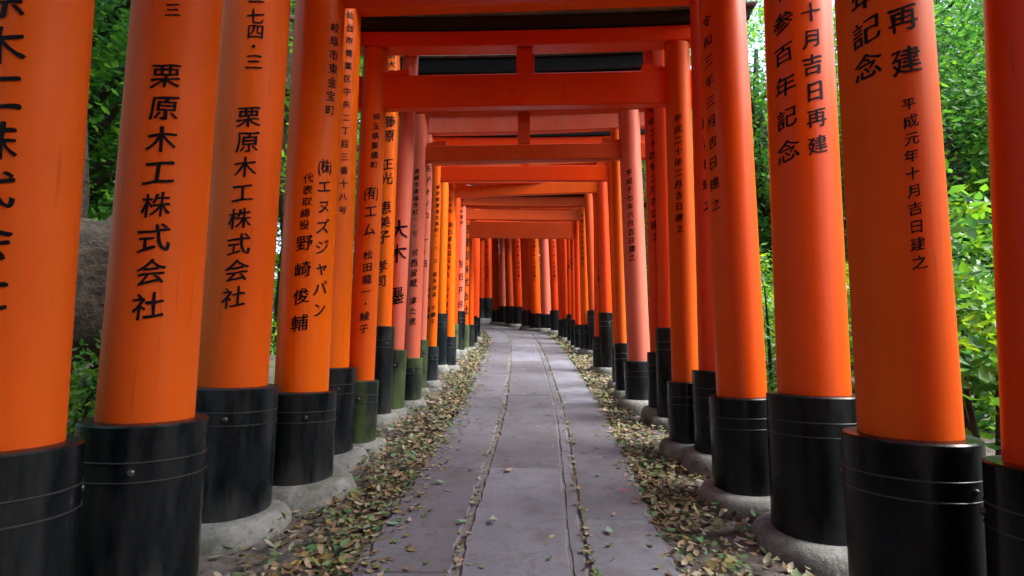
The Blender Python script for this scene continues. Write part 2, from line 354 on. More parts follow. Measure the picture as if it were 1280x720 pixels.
def zpx(y, Y): return at_y(640, y, Y).z
def torii(label, left, right, paints=('orange', 'orange'), beam_paint='red', bases=('gloss', 'gloss'), nuki=None, shimaki=None, kasagi=None,
          hn=2.35, runsL=None, runsR=None, other=None, wedges=True, ext=0.14):
    if left: PL = pillar_geom(left)
    PR = pillar_geom(right)
    if other:                                   # the hidden left pillar of a gate in the bend
        ang, wdt = other; b = PR['base'] + Vector((-math.cos(ang) * wdt, -math.sin(ang) * wdt, 0)); b.z = gz(b.x, b.y)
        ax = Vector((-PR['axis'].x, PR['axis'].y, PR['axis'].z)); vy = ax.cross(Vector((1, 0, 0))).normalized()
        PL = dict(base=b, axis=ax, r=PR['r'], d=PR['d'], hb=PR['hb'], vx=vy.cross(ax).normalized(), vy=vy)
    mid = (PL['base'] + PR['base']) / 2; mid.z = gz(mid.x, mid.y)
    root = empty('torii_gate', mid, label, 'torii gate', 'vermilion torii gates lining the path')
    r = (PL['r'] + PR['r']) / 2; tn = r * 0.95; Y = mid.y
    nb = zpx(nuki[1], Y + tn / 2) if nuki else mid.z + hn
    nh = max(0.07, zpx(nuki[0], Y - tn / 2) - nb) if nuki else 0.10 + 0.5 * r
    ts = r * 1.55
    sb = zpx(shimaki[1], Y - ts / 2) if shimaki else nb + nh + 0.14 + 0.8 * r
    sh = (zpx(shimaki[0], Y - ts / 2) - sb) if shimaki else 0.07 + 0.35 * r
    tk = r * 2.1; kb = sb + sh
    kh = max(0.06, zpx(kasagi[0], Y - tk / 2) - kb) if kasagi else 0.08 + 0.4 * r
    for P, pt, bk in ((PL, paints[0], bases[0]), (PR, paints[1], bases[1])): build_pillar(P, root, pt, bk, sb)
    at = lambda P, z: P['base'] + P['axis'] * ((z - P['base'].z) / P['axis'].z) - root.location
    def bm_between(z, ext, h, t, **k):
        a, b = at(PL, z), at(PR, z); a.z = b.z = z - root.location.z; d = (b - a).normalized()
        bm = bmesh.new(); beam(bm, a - d * ext, b + d * ext, h, t, **k); return bm
    from_bm('tie_beam', bm_between(nb, r + ext, nh, tn), PAINT[beam_paint], root)
    from_bm('lintel', bm_between(sb + 0.002, r + 0.2 + r, sh, ts, rise=0.022, seg=16, slant=0.3), PAINT[beam_paint], root)
    bmk = bm_between(kb + 0.003, r + 0.26 + r, kh * 0.78, tk, rise=0.025, seg=16, slant=0.35)
    zt = kb + 0.004 + kh * 0.78; a, b = at(PL, zt), at(PR, zt); a.z = b.z = zt - root.location.z; d = (b - a).normalized(); nf0 = len(bmk.faces)
    beam(bmk, a - d * (2 * r + 0.30), b + d * (2 * r + 0.30), kh * 0.2, tk + 0.05, rise=0.025, seg=16, slant=0.35, mi=1)
    from_bm('cap_beam', bmk, [M_KASAGI, M_KTOP], root)
    c = (at(PL, nb + nh) + at(PR, nb + nh)) / 2; ws = r * 1.25
    bm = bmesh.new(); q = c.copy(); q.z = nb + nh - root.location.z
    dd = (at(PR, nb) - at(PL, nb)); dd.z = 0; dd.normalize()
    beam(bm, q - dd * ws / 2 + Vector((0, 0, .002)), q + dd * ws / 2 + Vector((0, 0, .002)), sb - nb - nh - 0.002, tn * 0.85)
    from_bm('strut', bm, PAINT[beam_paint], root)
    if wedges:
        for P, s in ((PL, 1), (PR, -1)):
            a = at(P, nb + nh); a.z = nb + nh - root.location.z + .002
            bm = bmesh.new(); p0 = a + dd * s * (r * 0.9); wl = r * 1.9; h0, h1 = r * 0.28, r * 0.55
            nv = Vector((-dd.y, dd.x, 0)) * tn * 0.4
            v = [bm.verts.new(x) for x in (p0 - nv, p0 + dd * s * wl - nv, p0 + dd * s * wl + nv, p0 + nv)]
            u = [bm.verts.new(x.co + Vector((0, 0, h))) for x, h in zip(v, (h0, h1, h1, h0))]
            for f in ((v[3], v[2], v[1], v[0]), u, (v[0], v[1], u[1], u[0]), (v[1], v[2], u[2], u[1]), (v[2], v[3], u[3], u[2]), (v[3], v[0], u[0], u[3])): bm.faces.new(f)
            bmesh.ops.recalc_face_normals(bm, faces=bm.faces[:])
            from_bm('wedge', bm, PAINT[beam_paint], root, smooth=False)
    if runsL: inscription(PL, runsL, root.location)
    if runsR: inscription(PR, runsR, root.location)
    return PL, PR

ALLP = []
def T(*a, **k):
    p = torii(*a, **k); ALLP.extend(p); return p

T('nearest torii gate, thick orange pillars cut by the left and right photo edges',
  (3, 557, 170, 1.27, 46, 0), (1334, 585, 175, 1.27, 1303, 0), ('faded', 'red'), 'red', ('worn', 'gloss'), ext=-0.01, hn=2.6,
  runsL=[('原木工株式会社', (3, -2), (-24, 368), 1.0)])
T('second nearest torii gate, broad faded orange, eight large black characters on its left pillar',
  (183, 523, 127, 1.67, 224, 0), (1136, 543, 136, 1.60, 1102, 0), ('faded', 'faded'), 'red', ('worn', 'gloss'), ext=-0.01, hn=2.6,
  runsL=[('一七四・三', (221, -62), (215, 12), 1.1), ('栗原木工株式会社', (208, 95), (184, 383), 0.95)],
  runsR=[('参百年記念', (1076, -88), (1083, 84), 0.86), ('十月吉日再建', (1117, -185), (1133, 76), 0.72), ('平成元年十月吉日建之', (1136, 130), (1150, 328), 0.9)])
T('orange torii gate with two equal bold columns of writing on its right pillar',
  (291, 482, 91, 672, 323, 0), (1017, 492, 94, 700, 996, 0), ('faded', 'orange'), 'red', ('worn', 'gloss'), ext=-0.01, hn=2.55,
  runsL=[('一七四・三', (320, 2), (317, 77), 1.2), ('栗原木工株式会社', (311, 146), (292, 372), 0.98)],
  runsR=[('平成三百年記念'.replace('平成三', '十参'), (975, -10), (984, 189), 0.76), ('十月吉日再建', (1013, 15), (1023, 181), 0.86)])
T('glossy orange torii gate with three columns of writing crowded on its left pillar',
  (377, 488, 69, 628, 401, 0), (927, 495, 64, 640, 902, 0), ('fresh', 'orange'), 'red', ('worn', 'gloss'), ext=-0.01, nuki=(-50, 4),
  runsL=[('岐阜市東金宝町', (419.6, 35), (413.5, 138), 0.9), ('(株)エヌズジャパン', (407, 208), (399.5, 387), 0.85),
         ('代表取締役', (385, 223), (381, 281), 0.95), ('野崎俊輔', (380, 304), (373.5, 404), 0.72)],
  runsR=[('令和三年三月吉日建之', (882.7, 27), (894, 256), 0.68)])
T('bright orange torii gate with a single sixteen character column on its left pillar',
  (409, 459, 56, 585, 427, 0), (898, 463, 51, 594, 885, 0), ('fresh', 'red'), 'fresh', ('worn', 'gloss'), ext=-0.01, nuki=(-40, 15),
  runsL=[('仙台市青葉区中央二丁目三番十八号', (438, 19), (428.5, 263), 0.72)],
  runsR=[('令和三年三月吉日建之', (881, 27), (885.5, 256), 0.6)])
T('torii gate with the wide black cap beam across the photo top, mossy left base',
  (451, 475, 34, 568, 471, 50), (857, 477, 35, 573, 846, 60), ('faded', 'faded'), 'red', ('moss', 'worn'),
  nuki=(91, 138), shimaki=(37, 56), kasagi=(15, 37),
  runsL=[('埼玉県巣橋町', (470.5, 146), (467.5, 206), 0.85), ('(有)エム', (464.6, 241), (461.7, 287), 0.85), ('松田龍一・綾子', (460.5, 319), (455, 411), 0.9)],
  runsR=[('平成二十年二月吉日建之', (847, 148), (849.5, 286), 0.85)])
T('yellowish orange torii gate on tall black bases behind the wide black cap beam',
  (478, 408, 23, 530, 489, 100), (836, 410, 26, 534, 827, 60), ('fresh', 'red'), 'red', ('worn', 'gloss'), nuki=(98, 128), shimaki=(42, 54), kasagi=(22, 42),
  runsL=[('前大理', (490, 69), (488.5, 92), 0.9), ('藤原　正光　恵美子　孝司', (487, 152), (476, 352), 1.0)])
T('salmon torii gate with two big spaced characters on its left pillar and mossy base',
  (494, 437, 22, 524, 510, 140), (824, 440, 23, 528, 816, 140), ('pink', 'red'), 'dull', ('moss', 'gloss'), nuki=(101, 140), shimaki=(44, 55), kasagi=(24, 44),
  runsL=[('大木', (498, 288), (496.5, 317), 0.95), ('墨', (494.5, 370), (494.5, 370), 1, 24)],
  runsR=[('平成二十四年二月吉日建之', (815, 137), (819, 296), 0.85)])
T('faded pink torii gate, palest right pillar, mossy left base and stained black right base',
  (514, 447, 22, 511, 526.5, 145), (798.5, 451, 29, 515, 786, 145), ('pink', 'pink'), 'dull', ('moss', 'worn'), nuki=(180, 203), shimaki=(92, 138), kasagi=(66, 92),
  runsL=[('高槻市清福寺町一・七', (521, 214), (518, 291), 0.9), ('河西留蔵', (518, 316), (516.8, 354), 0.85), ('津た恵', (516.3, 376), (515.5, 402), 0.9)],
  runsR=[('平成十七年六月吉日建之', (786, 216), (790, 322), 0.9)])
T('slim pale pink torii gate mostly hidden behind the stouter pink one, pink lintel showing',
  (526, 425, 14, 496, 535, 190), (777, 429, 14, 500, 771, 210), ('pink', 'faded'), 'pink', ('moss', 'gloss'), nuki=(183, 205), shimaki=(143, 165), kasagi=(128, 143),
  runsL=[('リモデナノコ　一・日', (536, 196), (530, 330), 0.7)])
T('slim orange torii gate behind the pink ones, tiny names low on its left pillar',
  (539, 433, 14, 487, 546, 210), (775, 433, 17, 488, 766, 200), ('fresh', 'orange'), 'red', ('blue', 'worn'), nuki=(207, 228), hn=1.9,
  runsL=[('東京都豊島区高松一・八・三', (547.5, 234), (545, 326), 0.8), ('実多波留　千鶴子', (544, 343), (541, 402), 0.85), ('聖蔵　富蔵', (536, 362), (535, 396), 0.8)],
  runsR=[('令和三年一月吉日建之', (768, 235), (773, 357), 0.7)])
T('thin yellow orange torii gate on a tall narrow black base, squeezed between orange gates',
  (551, 392, 13, 467, 555, 230), (750, 421, 14, 467.4, 748, 240), ('fresh', 'red'), 'red', ('blue', 'gloss'), nuki=(213, 231),
  runsR=[('令和七年五月吉日建之', (749, 253), (751, 360), 0.75)])
T('slim torii gate with the lowest bright orange tie beam and one bold left column',
  (561, 421, 14.5, 465, 564, 230), (758, 391, 15, 468.6, 753, 240), ('fresh', 'red'), 'orange', ('blue', 'gloss'), nuki=(229, 245),
  runsL=[('日本市', (563, 249), (562.5, 264), 0.9), ('(株)石原金型製作所', (563, 281), (558.8, 344), 0.95), ('石原達也', (558, 361), (557, 391), 0.9)])
T('small dull torii gate with narrow green left base beyond the bright orange tie beam',
  (567, 405, 10, 446, 571, 250), (741, 388, 11, 446, 736, 260), ('red', 'dull'), 'dull', ('moss', 'worn'), nuki=(234, 243), hn=1.7)
T('small pinkish torii gate with two dark slots above its tie beam',
  (574, 389, 12, 445, 577.5, 270), (731, 406, 10.5, 444.5, 728, 265), ('pink', 'faded'), 'dull', ('worn', 'gloss'), nuki=(262, 276), shimaki=(246, 258), kasagi=(236, 246),
  runsL=[('大阪町堂前', (578, 250), (576.5, 278), 0.8), ('吉田平治', (575, 330), (574, 380), 0.7)],
  runsR=[('平成三年三月吉日建之', (727, 270), (728, 330), 0.8)])
T('small brown red torii gate with the lowest tie beam in view, just before the bend',
  (581, 406, 9, 442, 583, 280), (723.5, 406, 9, 441, 721, 280), ('faded', 'red'), 'dull', ('moss', 'gloss'), nuki=(277, 298.5), hn=1.65,
  runsL=[('平野建設株式会社', (583.5, 270), (581.5, 388), 0.75)])
T('narrow red torii gate right behind the lowest tie beam, on a short green base',
  (588, 406, 8, 440, 589.5, 280), (718, 400, 8, 438, 716, 290), ('orange', 'red'), 'red', ('worn', 'gloss'), hn=1.9, runsR=[('平成九年十月吉日建之', (713, 285), (715, 335), 0.8)])
T('narrow torii gate at the start of the bend, left black base tall and slim',
  (592, 395, 7, 436, 593, 290), (713.5, 393, 8, 433, 711.5, 290), ('red', 'red'), 'red', ('gloss', 'gloss'), hn=1.95, runsR=[('平成十二年正月吉日', (707, 287), (709, 340), 0.8)])
T('last torii gate before the bend hides the path, black left base beside the paving',
  (595, 397, 8, 428, 596, 300), (709, 398, 9, 427, 706, 295), ('red', 'red'), 'red', ('gloss', 'worn'), hn=2.0)
FAR = [
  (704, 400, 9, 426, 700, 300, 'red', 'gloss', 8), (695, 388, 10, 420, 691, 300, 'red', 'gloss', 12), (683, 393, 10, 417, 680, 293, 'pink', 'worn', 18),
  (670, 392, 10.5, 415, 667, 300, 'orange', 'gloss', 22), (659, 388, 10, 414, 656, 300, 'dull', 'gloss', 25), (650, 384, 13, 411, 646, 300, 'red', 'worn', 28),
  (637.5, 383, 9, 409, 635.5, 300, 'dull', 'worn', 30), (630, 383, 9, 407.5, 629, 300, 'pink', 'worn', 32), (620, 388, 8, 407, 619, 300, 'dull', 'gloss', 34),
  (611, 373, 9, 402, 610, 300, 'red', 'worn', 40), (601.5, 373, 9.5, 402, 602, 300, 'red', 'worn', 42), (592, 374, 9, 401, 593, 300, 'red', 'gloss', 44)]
NTH = ['first torii in the far bend, dark red right pillar, mostly hidden by the next',
       'far torii in the bend, red right pillar with bold characters on a tall black base',
       'far torii, faded salmon right pillar standing between a red and a bright orange one',
       'far torii in the bend, brightest orange right pillar with a daylight gap beside it',
       'far torii, brown shaded right pillar between the brightest orange and the widest red pillar',
       'far torii in the bend with the widest red right pillar on a stained base',
       'far torii in the bend, brownish right pillar directly left of the widest red pillar',
       'far torii in the bend with a pinkish purple right pillar on a low base',
       'far torii, dull brown pillar on a low base at the end of the visible paving',
       'far torii at the path end, right one of the high pair of black bases',
       'far torii at the path end, left one of the high pair of black bases',
       'farthest torii gate, its pillars almost hidden behind the last left hand pillars']
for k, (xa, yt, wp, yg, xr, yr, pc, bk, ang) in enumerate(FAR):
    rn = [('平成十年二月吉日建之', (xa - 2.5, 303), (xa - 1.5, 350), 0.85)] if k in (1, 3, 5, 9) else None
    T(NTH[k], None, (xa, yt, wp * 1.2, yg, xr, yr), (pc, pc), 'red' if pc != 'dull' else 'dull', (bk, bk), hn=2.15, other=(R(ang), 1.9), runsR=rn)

# the tunnel goes on behind the camera; its gates added to block sky light
def copy_tree(o, parent=None):
    c = o.copy(); C.objects.link(c); c.parent = parent
    for ch in list(o.children): copy_tree(ch, c)
    return c
SRC = [o for o in C.objects if o.name in ('torii_gate.001', 'torii_gate.002')]
for k in range(11):
    y = 0.72 - 0.52 * k; c = copy_tree(SRC[k % 2]); c.location = (0.04, y, gz(0, y)); c['label'] = 'broad torii gate of the tunnel added behind the camera, outside the photo'
    c['group'] = 'torii gates added behind the camera'

# ------------------------------------------------------------------ setting: ground, dirt, paved path
def smooth_path():
    pts = [(0.0, -4), (0.0, 0), (0.02, 1.93), (0.07, 2.9), (0.14, 4.2), (0.17, 5.6), (0.19, 8), (0.13, 10.2), (-0.12, 11.6), (-0.62, 13.0), (-1.4, 14.4), (-2.5, 15.8), (-4.0, 17.2), (-6, 18.5)]
    P = [np.array(p, float) for p in pts]; out = []
    for i in range(1, len(P) - 2):
        p0, p1, p2, p3 = P[i - 1:i + 3]; n = max(2, int(np.linalg.norm(p2 - p1) / 0.05))
        for k in range(n):
            t = k / n
            out.append(0.5 * (2 * p1 + (p2 - p0) * t + (2 * p0 - 5 * p1 + 4 * p2 - p3) * t * t + (3 * p1 - p0 - 3 * p2 + p3) * t ** 3))
    q = np.array(out); s = np.concatenate([[0], np.cumsum(np.linalg.norm(np.diff(q, axis=0), axis=1))])
    return q, s
PQ, PS = smooth_path(); PLEN = PS[-1]
def on_path(s, o):
    x = np.interp(s, PS, PQ[:, 0]); y = np.interp(s, PS, PQ[:, 1]); e = 0.15
    tx = np.interp(s + e, PS, PQ[:, 0]) - np.interp(s - e, PS, PQ[:, 0]); ty = np.interp(s + e, PS, PQ[:, 1]) - np.interp(s - e, PS, PQ[:, 1])
    l = math.hypot(tx, ty) or 1
    return x + o * ty / l, y - o * tx / l
def path_offset(x, y):
    i = np.argmin((PQ[:, 0] - x) ** 2 + (PQ[:, 1] - y) ** 2); return math.hypot(PQ[i, 0] - x, PQ[i, 1] - y)

def gbump(x, y):
    d = max(0.0, abs(x - 0.05) - 1.6) if y < 11 else max(0.0, path_offset(x, y) - 1.8)
    k = min(1.0, d / 2.5)
    return k * (0.16 * mnoise.noise(Vector((x * 0.45, y * 0.45, 3))) + 0.06 * mnoise.noise(Vector((x * 1.7, y * 1.7, 8))))
bm = bmesh.new()
def axis_pts(lo, hi, fine_lo, fine_hi, fs, cs):
    a = list(np.arange(lo, fine_lo, cs)) + list(np.arange(fine_lo, fine_hi, fs)) + list(np.arange(fine_hi, hi + cs, cs)); return a
xs = axis_pts(-70, 70, -10, 10, 0.4, 6.0); ys = axis_pts(-40, 110, -4, 24, 0.4, 6.0)
grid = [[bm.verts.new((x, y, gz(x, y) + gbump(x, y))) for x in xs] for y in ys]
for j in range(len(ys) - 1):
    for i in range(len(xs) - 1): bm.faces.new((grid[j][i], grid[j][i + 1], grid[j + 1][i + 1], grid[j + 1][i]))
g = from_bm('ground', bm, M_DIRT); g['kind'] = 'structure'

bm = bmesh.new()
def slab(s0, s1, o0, o1, h, seed, jl=0.006, jr=0.006):
    """one paving slab with a chipped outline, laid on the dirt"""
    n = max(3, int((s1 - s0) / 0.035)); m = max(2, int((o1 - o0) / 0.05)); pts = []
    jit = lambda a, b: mnoise.noise(Vector((a * 14, b * 9, seed))) + 0.6 * mnoise.noise(Vector((a * 45, b * 30, seed + 4)))
    for k in range(n): s = s0 + (s1 - s0) * k / n; pts.append((s, o1 + jr * jit(s, 1)))
    for k in range(m): o = o1 + (o0 - o1) * k / m; pts.append((s1 + 0.003 * jit(o, 2), o))
    for k in range(n): s = s1 + (s0 - s1) * k / n; pts.append((s, o0 + jl * jit(s, 3)))
    for k in range(m): o = o0 + (o1 - o0) * k / m; pts.append((s0 + 0.003 * jit(o, 4), o))
    cs, co = (s0 + s1) / 2, (o0 + o1) / 2; ta, tb = random.uniform(-.0015, .0015), random.uniform(-.003, .003)
    def lay(inset, z):
        r_ = []
        for s, o in pts:
            s2 = s - math.copysign(min(inset, abs(s - cs)), s - cs); o2 = o - math.copysign(min(inset, abs(o - co)), o - co)
            x, y = on_path(s2, o2); r_.append(bm.verts.new((x, y, gz(x, y) + z + ta * (s - cs) * 2 + tb * (o - co) * 2)))
        return r_
    A, B, D = lay(0, -0.02), lay(0.001, h - 0.007), lay(0.007, h)
    for a, b in ((A, B), (B, D)):
        for i in range(len(pts)):
            j = (i + 1) % len(pts); bm.faces.new((a[i], a[j], b[j], b[i]))
    bm.faces.new(D)
lanes = [(-0.545, -0.226, 0.9, 2.3, 0.022, 0.016), (-0.198, 0.178, 0.8, 2.4, 0.012, 0.006), (0.183, 0.236, 0.9, 1.8, 0.005, 0.006), (0.243, 0.535, 0.9, 2.6, 0.010, 0.018)]
for li, (o0, o1, a, b, jl, jr) in enumerate(lanes):
    s = 0.3 + random.uniform(0, .3)
    while s < PLEN - 0.5:
        L = random.uniform(a, b); e = min(s + L, PLEN - 0.3)
        slab(s, e - 0.0015, o0, o1, 0.030 + random.uniform(-.0015, .0015) - (0.004 if li == 2 else 0), random.uniform(0, 99), jl, jr); s = e
bmesh.ops.recalc_face_normals(bm, faces=bm.faces[:])
bm2 = bmesh.new(); prev = None
for k in range(int((PLEN - 0.6) / 0.06)):
    s_ = 0.3 + k * 0.06; row = []
    for o_ in [-0.60, -0.53] + [x * 0.02 for x in range(-25, 26)] + [0.53, 0.60]:
        x, y = on_path(s_, o_)
        row.append(bm2.verts.new((x, y, gz(x, y) + (0.002 if abs(o_) > .56 else 0.0205 + 0.0055 * min(1, max(0, (s_ - 6.5) / 4)) + 0.0045 * mnoise.noise(Vector((s_ * 9, o_ * 30, 2))) + 0.003 * mnoise.noise(Vector((s_ * 40, o_ * 80, 7)))))))
    if prev:
        for a in range(len(row) - 1): bm2.faces.new((prev[a], prev[a + 1], row[a + 1], row[a]))
    prev = row
M_SOIL = simple('trodden_soil', (0.105, 0.096, 0.100), 0.95, (0.185, 0.172, 0.178), 30, 0.8, 0.012)
dj = from_bm('soil', bm2, M_SOIL); dj['kind'] = 'structure'
po = from_bm('path', bm, M_PATH); po['kind'] = 'structure'

# ------------------------------------------------------------------ leaf meshes
def leaf_mesh(name, centres, normals, size, asp, tint, material, parent=None, curl=0.15):
    """many small pointed leaves, each a folded strip of four quads"""
    n = len(centres); centres = np.asarray(centres, float); nrm = np.asarray(normals, float)
    nrm /= np.linalg.norm(nrm, axis=1)[:, None] + 1e-9
    rnd = RNG.normal(size=(n, 3)); u = np.cross(nrm, rnd); u /= np.linalg.norm(u, axis=1)[:, None] + 1e-9; v = np.cross(nrm, u)
    L = np.asarray(size)[:, None] * np.ones((n, 1)); W = L * asp
    cz = curl * RNG.uniform(-0.4, 1.6, size=(n, 1)) * L
    e = nrm * cz
    P = np.stack([centres - u * L * .5 + e, centres - u * L * .18 - v * W * .46 + e * .5, centres + u * L * .16 - v * W * .42 + e * .45, centres + u * L * .5 + e * .8,
                  centres + u * L * .16 + v * W * .42 + e * .45, centres - u * L * .18 + v * W * .46 + e * .5, centres], 1)
    idx = np.arange(n)[:, None] * 7
    T_ = np.concatenate([idx + np.array([[a, (a + 1) % 6, 6]]) for a in range(6)], 1).reshape(-1)
    me = bpy.data.meshes.new(name); me.vertices.add(n * 7); me.vertices.foreach_set('co', P.reshape(-1))
    nf = n * 6; me.loops.add(nf * 3); me.loops.foreach_set('vertex_index', T_.astype(np.int32))
    me.polygons.add(nf); me.polygons.foreach_set('loop_start', np.arange(nf, dtype=np.int32) * 3)
    me.update(calc_edges=True)
    at = me.attributes.new('tint', 'FLOAT', 'POINT'); at.data.foreach_set('value', np.repeat(np.asarray(tint, float), 7))
    me.validate()
    return me

# leaf litter along both edges of the paving: nobody could count it
cen, nor, siz, tin = [], [], [], []
def near_base(x, y):
    for P in ALLP:
        if (P['base'].x - x) ** 2 + (P['base'].y - y) ** 2 < (P['r'] + 0.03) ** 2: return True
    return False
tries = 0
while len(cen) < 27000 and tries < 200000:
    tries += 1
    s = 0.5 + (PLEN - 2.5) * random.random() ** 1.75; side = random.choice((-1, 1))
    t = abs(random.gauss(0, 0.21)); o = side * (0.565 + t)
    if random.random() < 0.16: o = side * (0.58 - abs(random.gauss(0, 0.04 if side > 0 else 0.08)))
    if random.random() < 0.10: o = side * random.uniform(0.6, 2.2)
    if random.random() < 0.010: o = random.uniform(-0.5, 0.5)
    if random.random() < 0.03: o = random.choice((-0.211, 0.247)) + random.gauss(0, .012)
    cl = mnoise.noise(Vector((s * 1.6, o * 3, 5)))
    if abs(o) > .5 and cl < random.uniform(-0.95, -0.05): continue
    x, y = on_path(s, o)
    if near_base(x, y): continue
    onp = abs(o) < 0.53
    cen.append((x, y, gz(x, y) + (0.034 if onp else 0.006 + random.random() * 0.04)))
    nor.append((random.gauss(0, .32 if not onp else .12), random.gauss(0, .32 if not onp else .12) - SLOPE, 1))
    siz.append(random.uniform(0.018, 0.055) * (1 if not onp else 0.75)); tin.append(min(1, max(0, random.betavariate(1.4, 1.3))))
lo = link('leaf_litter', leaf_mesh('leaf_litter', cen, nor, np.array(siz), 0.5, tin, M_LITTER, curl=0.22), M_LITTER); lo['kind'] = 'stuff'

def single_leaf(px, py, size, rgb, label, group=None):
    d = F / (py - 352); p = at_depth(px, py, d)
    m = simple('leaf_tint', rgb, 0.5)
    me = leaf_mesh('fallen_leaf', [(0, 0, 0.004)], [(0.1, -SLOPE, 1)], np.array([size]), 0.5, [0.5], m, curl=0.2)
    o = link('fallen_leaf', me, m); o.location = (p.x, p.y, gz(p.x, p.y) + 0.036); tag(o, label, 'leaf', group)
G_ = 'leaves lying on the paving'
single_leaf(748, 603, .036, (.03, .22, .07), 'small bright green leaf lying on the right lane of paving', G_)
single_leaf(780, 624, .036, (.42, .07, .04), 'small red leaf lying on the right lane of the paving', G_)
single_leaf(617, 664, .060, (.26, .28, .20), 'pale grey green leaf lying mid paving near the photo bottom', G_)
single_leaf(636, 597, .055, (.40, .33, .22), 'pale tan leaf lying alone in the middle lane of paving', G_)
single_leaf(551, 613, .045, (.16, .28, .18), 'dull green leaf on the left lane of the paving', G_)
single_leaf(578, 665, .045, (.14, .30, .17), 'green leaf lying across the left paving joint', G_)
single_leaf(762, 678, .055, (.15, .26, .19), 'grey green leaf on the right lane near the photo bottom', G_)
single_leaf(491, 667, .045, (.08, .30, .18), 'vivid green leaf on the left paving edge beside the litter', G_)
single_leaf(692, 568, .030, (.10, .34, .16), 'green leaf lying in the right paving joint', G_)

# low growth on the forest floor outside the gates
cen, nor, siz, tin = [], [], [], []
for k in range(1500):
    side = random.choice((-1, 1)); x0 = side * (1.9 + 9 * random.random() ** 1.3); y0 = random.uniform(-5, 24)
    if y0 > 9.5 and -6.5 < x0 < 3 and path_offset(x0, y0) < 2.2: continue
    h = random.uniform(.06, .30); ct = random.random()
    for j in range(14):
        x = x0 + random.gauss(0, .16); y = y0 + random.gauss(0, .16)
        cen.append((x, y, gz(x, y) + gbump(x, y) + h * random.random())); nor.append((random.gauss(0, .5), random.gauss(0, .5), 1)); siz.append(random.uniform(.06, .13)); tin.append(min(1, .6 * ct + .4 * random.random()))
uo = link('undergrowth', leaf_mesh('undergrowth', cen, nor, np.array(siz), 0.42, tin, M_BUSH, curl=0.3), M_BUSH); uo['kind'] = 'stuff'

# ------------------------------------------------------------------ trees and shrubs
def tube(bm, pts, n=14, wobble=0.08, seed=0):
    rs = []
    for i, (p, r) in enumerate(pts):
        a = (pts[min(i + 1, len(pts) - 1)][0] - pts[max(i - 1, 0)][0]).normalized()
        ux = Vector((1, 0, 0)) if abs(a.x) < 0.9 else Vector((0, 1, 0))
        rs.append(ring(bm, p, a, ux, r, n, lambda t, q=p: 1 + wobble * mnoise.noise(Vector((math.cos(t) * 1.5, math.sin(t) * 1.5 + q.z * .8, seed + q.x)))))
    for a, b in zip(rs, rs[1:]):
        for i in range(n): bm.faces.new((a[i], a[(i + 1) % n], b[(i + 1) % n], b[i]))
    bm.faces.new(rs[-1]); bm.faces.new(rs[0][::-1])
def crown_data(n_cl, per, rx, rz, zc, lsz, shell=0.35, flat=0.6, droop=0.0):
    cen, nor, siz, tin = [], [], [], []
    for c in range(n_cl):
        v = Vector((random.gauss(0, 1), random.gauss(0, 1), random.gauss(0, 1))).normalized() * (random.uniform(shell ** 2, 1) ** 0.5)
        c0 = Vector((v.x * rx, v.y * rx, zc + v.z * rz)); cr = random.uniform(0.28, 0.6) * rx / 2.2; ct = random.random()
        for k in range(per):
            q = Vector((random.gauss(0, 1), random.gauss(0, 1), random.gauss(0, flat))) * cr * 0.6
            cen.append(c0 + q); nor.append((random.gauss(0, .55) + v.x * .3, random.gauss(0, .55) + v.y * .3, 0.75)); siz.append(lsz * random.uniform(.6, 1.3))
            tin.append(min(1, max(0, 0.5 * ct + 0.5 * random.random())))
    return cen, nor, np.array(siz), tin
def tree_parts(kind, H, rx, rz, zc, seed):
    random.seed(seed)
    bm = bmesh.new(); lean = Vector((random.uniform(-.3, .3), random.uniform(-.3, .3), 0)); r0 = random.uniform(.14, .22)
    pts = [(Vector((0, 0, -0.2)), r0 * 1.5), (Vector((0, 0, .25)), r0 * 1.08)] + [(lean * (k / 6) ** 1.3 + Vector((0.05 * math.sin(k * 2), .05 * math.cos(k * 3), .25 + (H - .6) * k / 6)), r0 * (1 - .8 * k / 6)) for k in range(1, 7)]
    tube(bm, pts, 12, .12, seed)
    for k in range(9):
        z = H * random.uniform(.25, .8); a = random.uniform(0, 6.28); L = rx * random.uniform(.5, .95); b0 = lean * (z / H) ** 1.3 + Vector((0, 0, z))
        dr = Vector((math.cos(a), math.sin(a), random.uniform(.25, .7)))
        tube(bm, [(b0, r0 * .36), (b0 + dr * L * .5, r0 * .2), (b0 + dr * L + Vector((0, 0, .1)), r0 * .06)], 6, .1, seed + k)
    me = bpy.data.meshes.new('trunk'); bm.normal_update(); bm.to_mesh(me); bm.free(); me.materials.append(M_BARK)
    for p in me.polygons: p.use_smooth = True
    cr = leaf_mesh('crown', *crown_data(110, 110, rx, rz, zc, 0.13), 0.45, 0, M_LEAF) if False else None
    c, n_, s_, t_ = crown_data(150, 120, rx, rz, zc, 0.105)
    cm = leaf_mesh('crown', c, n_, s_, 0.45, t_, M_LEAF); cm.materials.append(M_LEAF)
    return me, cm
KINDS = [tree_parts('a', 7.5, 2.6, 3.0, 4.6, 3), tree_parts('b', 9.0, 2.4, 3.9, 5.4, 8), tree_parts('c', 6.0, 2.8, 2.5, 3.6, 15), tree_parts('d', 9.5, 3.6, 1.5, 8.3, 31)]
def tree(x, y, k, s, rz, label, group=None):
    root = empty('broadleaf_tree', (x, y, gz(x, y) + gbump(x, y) - .05), label, 'tree', group); root.scale = (s,) * 3; root.rotation_euler = (0, 0, rz)
    for nm, me in zip(('trunk', 'crown'), KINDS[k]):
        o = bpy.data.objects.new(nm, me); C.objects.link(o); o.parent = root
    return root
